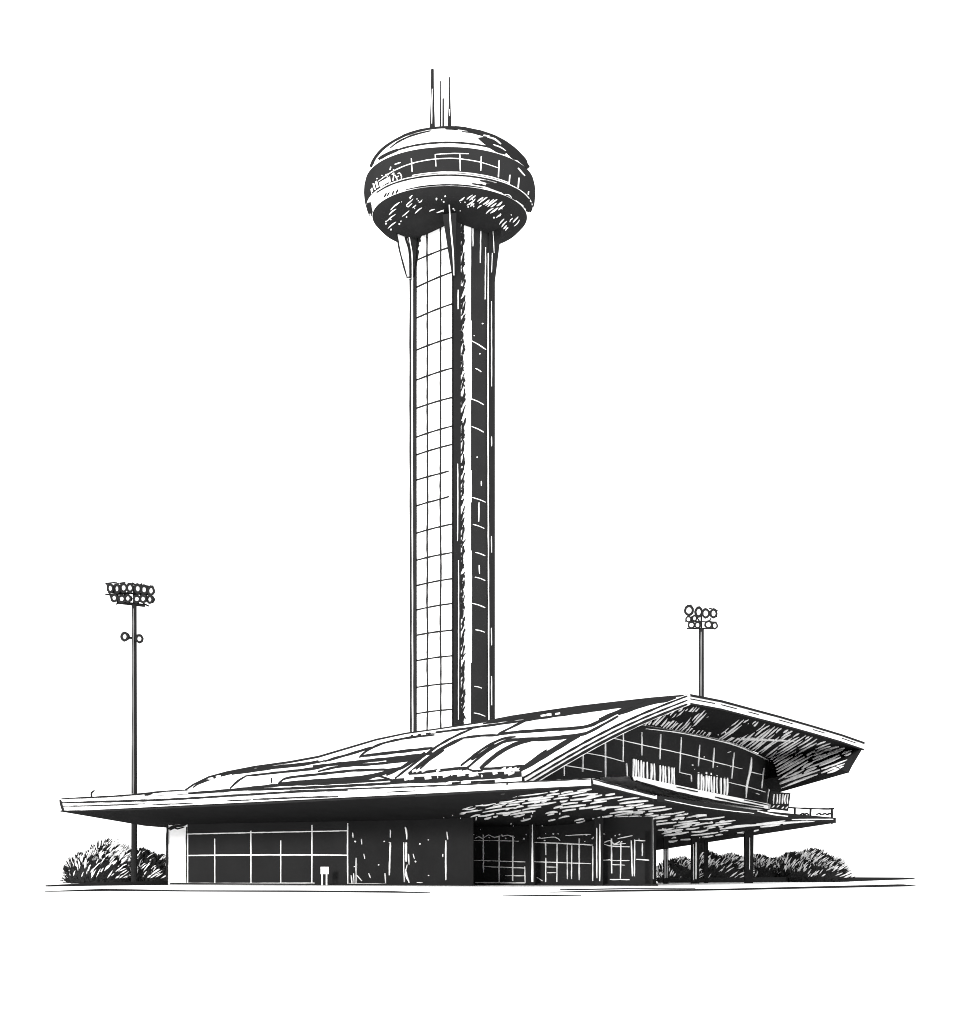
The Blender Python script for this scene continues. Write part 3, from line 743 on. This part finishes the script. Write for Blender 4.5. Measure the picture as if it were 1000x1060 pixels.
stroke(wb, wsf, [(392, 187.5), (405, 178.5), (420, 171.4), (436, 167), (452, 164.6), (470, 164), (484, 165.6), (498, 168.2), (516, 174)], 1.2, W_, **kw)
stroke(wb, wsf, [(451, 160), (470, 159), (485, 159.4)], 1.1, W_, **kw)
for s in ([(426, 164), (426.8, 178)], [(450.6, 160), (451.4, 172.4)], [(476, 159.4), (476.4, 177)], [(498, 162), (497.6, 177)], [(516.4, 166), (515.6, 187)], [(527.6, 181), (526.4, 193)], [(537, 184), (535.8, 198)], [(547, 198), (545, 208)], [(536, 174), (543, 182)]):
    stroke(wb, wsf, s, 1.5, W_, **kw)
stroke(wb, wsf, arc(178.2, 85, 427, 527, 11), 1.5, W_, **kw)
patch(wb, wsf, [(392.6, 189), (404, 182.6), (405, 191.4), (395, 199)], W_)
patch(wb, wsf, [(388.6, 188), (390.6, 187), (394, 200), (392, 201.5)], W_)
patch(wb, wsf, [(386, 190), (387.6, 189.4), (391, 203), (389.6, 203)], W_)
patch(wb, wsf, [(384, 196), (385.6, 194), (388.6, 205), (386, 206)], W_)
for s in ([(406, 181), (408, 179), (407, 187), (406, 192)], [(409, 181), (411.6, 186), (410, 187.6)], [(412, 180), (414, 179), (416, 183), (415, 186)], [(404, 176), (405, 172.6)], [(409, 170.4), (415, 168.4)], [(410, 184), (413, 182)]):
    stroke(wb, wsf, s, 1.3, W_, **kw)
flecks(wb, wsf, [(388, 186), (410, 172), (412, 176), (392, 190)], 6, W_)
wb.build('window_band', tower, True)
dm = MB()
prof = []
Rd = 84.5*s_; z0 = front_z(147.4, Rd); Hd = 40*s_
prof = [ring(86.5, 152), ring(86.4, 150)]
for i in range(15):
    a = math.radians(90*i/14)
    prof.append((max(.001, Rd*math.cos(a)**1.12), z0+Hd*math.sin(a)))
dm.revolve(TC, prof, W_)
dsf2 = dm.surf()
def top_edge(surf, u, lo=100, hi=175):
    for _ in range(22):
        m_ = (lo+hi)/2
        if surf(u, m_): hi = m_
        else: lo = m_
    return hi
def outline(u): return top_edge(dsf2, u, 100, 196 if abs(u-466) > 60 else 150)
Lp = [(u, outline(u)+1.1) for u in (383, 387, 392, 398, 406, 416, 428, 440, 452, 466, 476)]
stroke(dm, dsf2, Lp, [4.5, 4, 3, 2.6, 2.4, 2.0, 2.0, 2.2], I_, .0, .1, step=3)
Li = [(u, outline(u)+dv) for u, dv in ((404, 6.5), (412, 5), (424, 4.2), (436, 4), (446, 3.6))]
stroke(dm, dsf2, Li, 1.2, I_, .5, .1)
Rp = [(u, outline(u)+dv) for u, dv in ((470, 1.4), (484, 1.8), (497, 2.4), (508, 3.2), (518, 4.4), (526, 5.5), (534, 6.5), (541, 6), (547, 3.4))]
stroke(dm, dsf2, Rp, [2.4, 3.2, 4.6, 6.6, 9, 11, 12, 10, 6], I_, .0, .1, step=3)  # dome's shaded right side, painted as broad ink strokes
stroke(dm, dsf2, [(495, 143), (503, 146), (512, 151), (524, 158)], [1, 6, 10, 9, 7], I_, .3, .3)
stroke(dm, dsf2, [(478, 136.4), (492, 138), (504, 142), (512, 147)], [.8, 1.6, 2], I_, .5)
for s in ([(504, 142.5), (512, 145), (518, 150)], [(510, 150), (518, 153), (523, 156.5)], [(500, 141), (506, 142)]): stroke(dm, dsf2, s, 1.3, W_, .6, .2, .1)
stroke(dm, dsf2, arc(147.6, 84.5, 395, 520, 15), 1.5, I_, .3, .1)
stroke(dm, dsf2, arc(147.6, 84.5, 392, 412, 7), 3.0, I_, .3, .1)
stroke(dm, dsf2, [(461, 133.5), (468, 133.2), (474, 134)], 2.0, I_)
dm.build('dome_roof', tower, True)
# masts on the dome
def mast(u, vt, rb, rt, extra=None, bulge=None):
    mb = MB(); p0, p1 = at(u, 146, YT), at(u, vt, YT)
    pts = [p0.lerp(p1, k) for k in (0, .2, .35, .5, .8, 1)]
    r = [rb, rb, rb*.9, rb+(rt-rb)*.6, rt*1.05, rt]
    mb.tube(pts, [x*s_/2 for x in r], I_, 8)
    if extra: stroke(mb, plane((0, YT-rb*s_/2-.02, 0), (0, 1, 0)), extra[:-1], extra[-1], W_, .4, .1, .02)
    mb.build('mast', tower)
mast(447.6, 72, 5.8, 3.3, [(447.0, 128), (447.1, 112), (447.4, 92), 1.1])
mast(456.0, 84, 2.1, 1.2)
mast(458.8, 102, 2.3, 1.8)
mast(465.4, 80, 4.4, 1.5, [(465.4, 120), (465.4, 113), 1.2])

# ------------------------------------------------------------------ floodlight masts
def floodmast(u, ybase_v, vt, Y, w0, w1, lamps, bars, label, stripe, low=None, hole=.6):
    b = at(u, H, Y); b.z = 0; s = Y/F
    root = thing('floodlight_mast', b, label, 'floodlight', 'floodlight masts')
    p = MB(); tp = at(u, vt, Y)
    p.tube([b, b.lerp(tp, .5), tp], [w0*s/2, (w0+w1)/4*s, w1*s/2], I_, 12)
    fs_ = plane(b-V((0, w0*s/2+.01, 0)), (0, 1, 0))
    stroke(p, fs_, [(u+stripe[0], vt+4), (u+stripe[0]-.2, vt+70), (u+stripe[0], stripe[2])], stripe[1], G_, .1, .15, .02, step=8)
    p.build('pole', root)
    c = MB()
    for (x0, y0, x1, y1, w) in bars: c.tube([at(x0, y0, Y+.1), at(x1, y1, Y+.1)], w*s/2, I_, 6)
    c.build('crossarm', root)
    if low: c = MB(); c.tube([at(low[0], low[1], Y+.1), at(low[2], low[3], Y+.1)], 1.2*s, I_, 6); c.build('crossarm', root)
    for (lu, lv, rx, rz, yaw) in lamps:
        h = MB(); ctr = at(lu, lv, Y-.35)
        ax = V((math.sin(yaw), -math.cos(yaw), -.12)).normalized(); sx = ax.cross(UP).normalized(); sz = sx.cross(ax)
        N = 18
        wob = [1+random.uniform(-.06, .06) for _ in range(N)]
        E = lambda k, d_: [ctr + (sx*math.cos(2*math.pi*i/N)*rx*wob[i] + sz*math.sin(2*math.pi*i/N)*rz*wob[i])*s*k + ax*d_ for i in range(N)]
        A, B, Cc, D = E(1, .1), E(hole+.02, .1), E(hole, -.02), E(.75, -.3)
        for R1, R2 in ((A, B), (B, Cc), (A, D)): h.prism(R1, R2, I_, caps=False)
        h.face(D, I_)
        ho = h.build('floodlight', root)
        l = MB(); l.prism(E(hole, -.0), E(hole, .03), W_); l.build('lens', ho)
    return root
R_ = random.uniform
lampsL = []
for lu, lv in ((114.5, 609), (121.5, 609.5), (128, 608.5), (134.5, 608.5), (142.5, 609.5), (149, 610.5), (156.5, 611.5)): lampsL.append((lu, lv, 3.9, 5.6, R_(-.7, .7)))
for lu, lv in ((118.5, 619), (126, 620), (132.6, 619.5), (141.6, 620), (148.4, 620), (155.6, 620.5)): lampsL.append((lu, lv, 4.2, 4.6, R_(-.5, .5)))
lampsL += [(129.4, 659, 4.8, 5.2, -.3), (144.2, 661.2, 4.4, 4.9, .3)]
floodmast(139, 916, 626, 124, 6.4, 5.0, lampsL, [(121, 623.4, 150, 626.8, 3.4), (109, 615.6, 158, 613.6, 1.6), (109, 604, 121, 602.6, 1.4), (118, 604.6, 130, 602.6, 1.2), (110, 603.4, 113, 612, 1.5), (113, 614, 116, 622, 1.5),
          (120, 625.5, 124, 624, 1.5), (148, 624.5, 154, 627.4, 1.8), (128, 614, 134, 624, 1.6), (146, 614, 143, 625, 1.6), (158, 606, 160, 612, 1.6), (118, 606, 124, 622, 2.0), (125, 604, 131, 618, 2.2), (138, 603, 131, 616, 2.0), (146, 604, 152, 618, 2.2), (153, 606, 146, 622, 1.8), (112, 613, 158, 615.5, 2.2), (134, 604, 158, 607.5, 1.8), (139, 630, 139, 606, 3)],
          'tall floodlight mast with a crowded double lamp rack above and two lamps lower down, left', (-.8, 1.1, 826), (131, 660, 144, 661), .46)
lampsR = [(713, 632, 5.2, 6.0, .1), (723, 633.5, 4.4, 6.0, .3), (730.6, 635, 4.4, 5.6, -.1), (738.4, 635, 4.3, 5.4, .3), (712.6, 641, 3.4, 3.6, 0), (718.6, 640, 3.2, 3.8, .4),
          (715.6, 647, 4.2, 4.0, .1), (722, 647, 3.4, 3.8, 0), (733.2, 646.6, 4.6, 4.6, 0), (740, 647.6, 3.4, 4.2, -.4)]
floodmast(726, 916, 650, 152, 6.0, 5.4, lampsR, [(711, 650.6, 741, 650.8, 1.5), (709, 643, 742, 644, 1.4), (711, 627, 716, 626.2, 1.4), (734, 629.5, 743, 632, 1.4), (742, 631, 742, 639, 1.4), (720, 637, 726, 646, 1.6), (736, 640, 731, 648, 1.4), (726, 652, 726, 630, 2)],
          'shorter floodlight mast with two rows of round lamps behind the roof peak', (-.1, 1.0, 722), None, .52)

# ------------------------------------------------------------------ shrubs
def shrub(u, wpx, vt, Y, label, lobes, pale, nleaf, seed, lean=0.0):
    rnd = random.Random(seed); s = Y/F
    b = at(u, H, Y); b.z = 0
    root = thing('shrub', b, label, 'shrub', 'rounded shrubs beside the hall')
    core = MB(); lf_ = MB()
    ztot = side = (H-vt)*s+EYE
    ell = []
    for (cx, cz, rx, rz) in lobes:
        c = b+V((cx*wpx*s/2, rnd.uniform(-.3, .5), cz*ztot)); ell.append((c, rx*wpx*s/2, rx*wpx*s/2*.8, rz*ztot))
    for (c, rx, ry, rz) in ell:
        n1, n2 = 20, 9
        grid = []
        for j in range(n2+1):
            ph = -math.pi/2+math.pi*j/n2
            grid.append([c+V((rx*.86*math.cos(ph)*math.cos(2*math.pi*i/n1)*rnd.uniform(.88, 1.08), ry*.86*math.cos(ph)*math.sin(2*math.pi*i/n1), max(-c.z+.02, rz*.86*math.sin(ph)*rnd.uniform(.9, 1.06)))) for i in range(n1)])
        for j in range(n2):
            for i in range(n1):
                k = (i+1) % n1
                core.face([grid[j][i], grid[j][k], grid[j+1][k], grid[j+1][i]], LD)
    def blade(p, d, L, w, n, m):
        d = d.normalized(); sd = d.cross(n)
        if sd.length < 1e-3: return
        sd = sd.normalized(); bend = n*L*.12
        q1, q2, q3 = p+d*L*.35+bend*.6, p+d*L*.7+bend*.8, p+d*L
        core.f; k = len(lf_.v)
        lf_.v += [p, q1-sd*w, q2-sd*w*.8, q3, q2+sd*w*.8, q1+sd*w]
        lf_.f += [(k, k+1, k+5), (k+1, k+2, k+4, k+5), (k+2, k+3, k+4)]; lf_.m += [m]*3
    wave = [(rnd.uniform(.6, 1.6), rnd.uniform(.6, 1.6), rnd.uniform(.6, 1.6), rnd.random()*6) for _ in range(4)]
    for _ in range(nleaf):
        c, rx, ry, rz = rnd.choice(ell)
        ph = math.asin(rnd.uniform(-.55, 1)); an = rnd.random()*2*math.pi
        nn = V((math.cos(ph)*math.cos(an), math.cos(ph)*math.sin(an), math.sin(ph)))
        k = rnd.uniform(.84, 1.0)
        p = c+V((nn.x*rx*k, nn.y*ry*k, nn.z*rz*k))
        if p.z < .05: p.z = rnd.uniform(.03, .25)
        f_ = sum(math.sin(a*p.x*2.1+b_*p.y*1.3+c_*p.z*2.4+d_) for a, b_, c_, d_ in wave)/4
        white = f_ + rnd.uniform(-.4, .4) > pale and k < .985 and p.z > ztot*.12
        if white: dirn = V((lean*1.3+nn.x*.8+rnd.uniform(-.2, .2), nn.y*.2, .62+rnd.uniform(-.2, .2)))
        else: dirn = V((nn.x*.8+lean*.4+rnd.uniform(-.3, .3), nn.y*.2, .5+.5*nn.z+rnd.uniform(-.3, .3)))
        L = rnd.uniform(.35, .95) if white else rnd.uniform(.25, .5)
        blade(p+nn*(.10 if white else 0.0), dirn, L, rnd.uniform(.03, .065) if white else rnd.uniform(.05, .09), nn, LL if white else LD)
    # short spiky tips along the top
    for _ in range(nleaf//3):
        c, rx, ry, rz = rnd.choice(ell); ph = rnd.uniform(.25, 1.5); an = rnd.random()*2*math.pi
        nn = V((math.cos(ph)*math.cos(an), math.cos(ph)*math.sin(an), math.sin(ph)))
        p = c+V((nn.x*rx*.92, nn.y*ry*.92, nn.z*rz*.92))
        blade(p, nn+V((rnd.uniform(-.3, .3), 0, .3)), rnd.uniform(.25, .6), .075, V((0, -1, 0)), LD)
    for q in range(len(lf_.f)):
        pass
    k = len(core.v); core.v += lf_.v; core.f += [tuple(i+k for i in f) for f in lf_.f]; core.m += lf_.m
    core.build('foliage', root)
    st = MB()
    for i in range(5):
        a = i*1.25; e = b+V((math.cos(a)*.5, math.sin(a)*.5, ztot*.5))
        st.tube([b+V((math.cos(a)*.12, math.sin(a)*.12, 0)), e], [.06, .03], LD, 5)
    st.build('stem', root)
shrub(105, 80, 873, 127, 'large spiky shrub with many pale leaves at the left end of the hall', [(0, .12, 1.0, .62), (.12, .62, .42, .36), (-.42, .22, .5, .46), (.5, .3, .5, .55)], -.16, 2900, 3, .35)
shrub(154, 44, 882, 125.5, 'low dark shrub at the foot of the left floodlight pole', [(0, .15, 1.0, .75), (.5, .3, .5, .5), (-.35, .45, .5, .55)], .22, 1200, 5, .5)
shrub(700, 46, 890, 150, 'small dark shrub half hidden behind the canopy columns', [(0, .12, 1.0, .8), (-.4, .3, .5, .5), (.3, .5, .4, .48)], .1, 1000, 11, .4)
shrub(744, 66, 884, 152, 'rounded shrub between the two outer canopy columns', [(0, .12, 1.0, .72), (-.4, .5, .5, .5), (.4, .4, .5, .5)], -.05, 1700, 12, .5)
shrub(796, 56, 887, 154, 'mid sized shrub just right of the outermost canopy column', [(0, .12, 1.0, .72), (.4, .35, .6, .5), (-.35, .5, .4, .47)], .02, 1500, 13, .5)
shrub(842, 78, 882, 152, 'broad shrub with pale leaf streaks at the far right of the row', [(0, .08, 1.0, .55), (.45, .3, .45, .45), (-.5, .4, .5, .5), (.0, .58, .5, .42)], -.12, 2300, 14, .55)

# ------------------------------------------------------------------ little notice board in front of the window
sb = PB(6.6)(336, 900)[0]; sb.z = 0
sg = thing('notice_board', sb, 'small white notice board on two short legs in front of the big dark window', 'sign')
p_ = sb.y/F; m1 = MB()
m1.box(sb+V((-4.2*p_, 0, 11.5*p_)), (8.4*p_, 0, 0), (0, .08, 0), (0, 0, 7.6*p_), W_); m1.build('panel', sg)
for x in (-2.6, 2.0):
    m2 = MB(); m2.box(sb+V((x*p_-.05, .01, 0)), (.1, 0, 0), (0, .06, 0), (0, 0, 11.5*p_), W_); m2.build('leg', sg)

# ------------------------------------------------------------------ light, sky, camera
w = bpy.data.worlds.new('World'); sc.world = w; w.use_nodes = True
bg = w.node_tree.nodes['Background']; bg.inputs['Color'].default_value = (1, 1, 1, 1); bg.inputs['Strength'].default_value = 1.0
sun = bpy.data.lights.new('sun', 'SUN'); sun.energy = 1.4; sun.angle = math.radians(10); sun.color = (1, .985, .96)
so = bpy.data.objects.new('sun', sun); COL.objects.link(so); so.location = (-60, -60, 120)
so.rotation_euler = V((.42, .88, -.24)).to_track_quat('-Z', 'Y').to_euler()
cam = bpy.data.cameras.new('camera'); co = bpy.data.objects.new('camera', cam); COL.objects.link(co)
co.location = CAM; co.rotation_euler = (math.radians(90), 0, 0)
cam.sensor_fit = 'HORIZONTAL'; cam.sensor_width = 36; cam.lens = 36*F/1000
cam.shift_y = (H-530)/1000.0; cam.clip_end = 12000; cam.clip_start = .1
sc.camera = co
sc.view_settings.view_transform = 'Standard'; sc.view_settings.look = 'None'
sc.view_settings.exposure = 1.0
sc.cycles.pixel_filter_type = 'BLACKMAN_HARRIS'; sc.cycles.filter_width = 1.05; sc.view_settings.gamma = 1.0
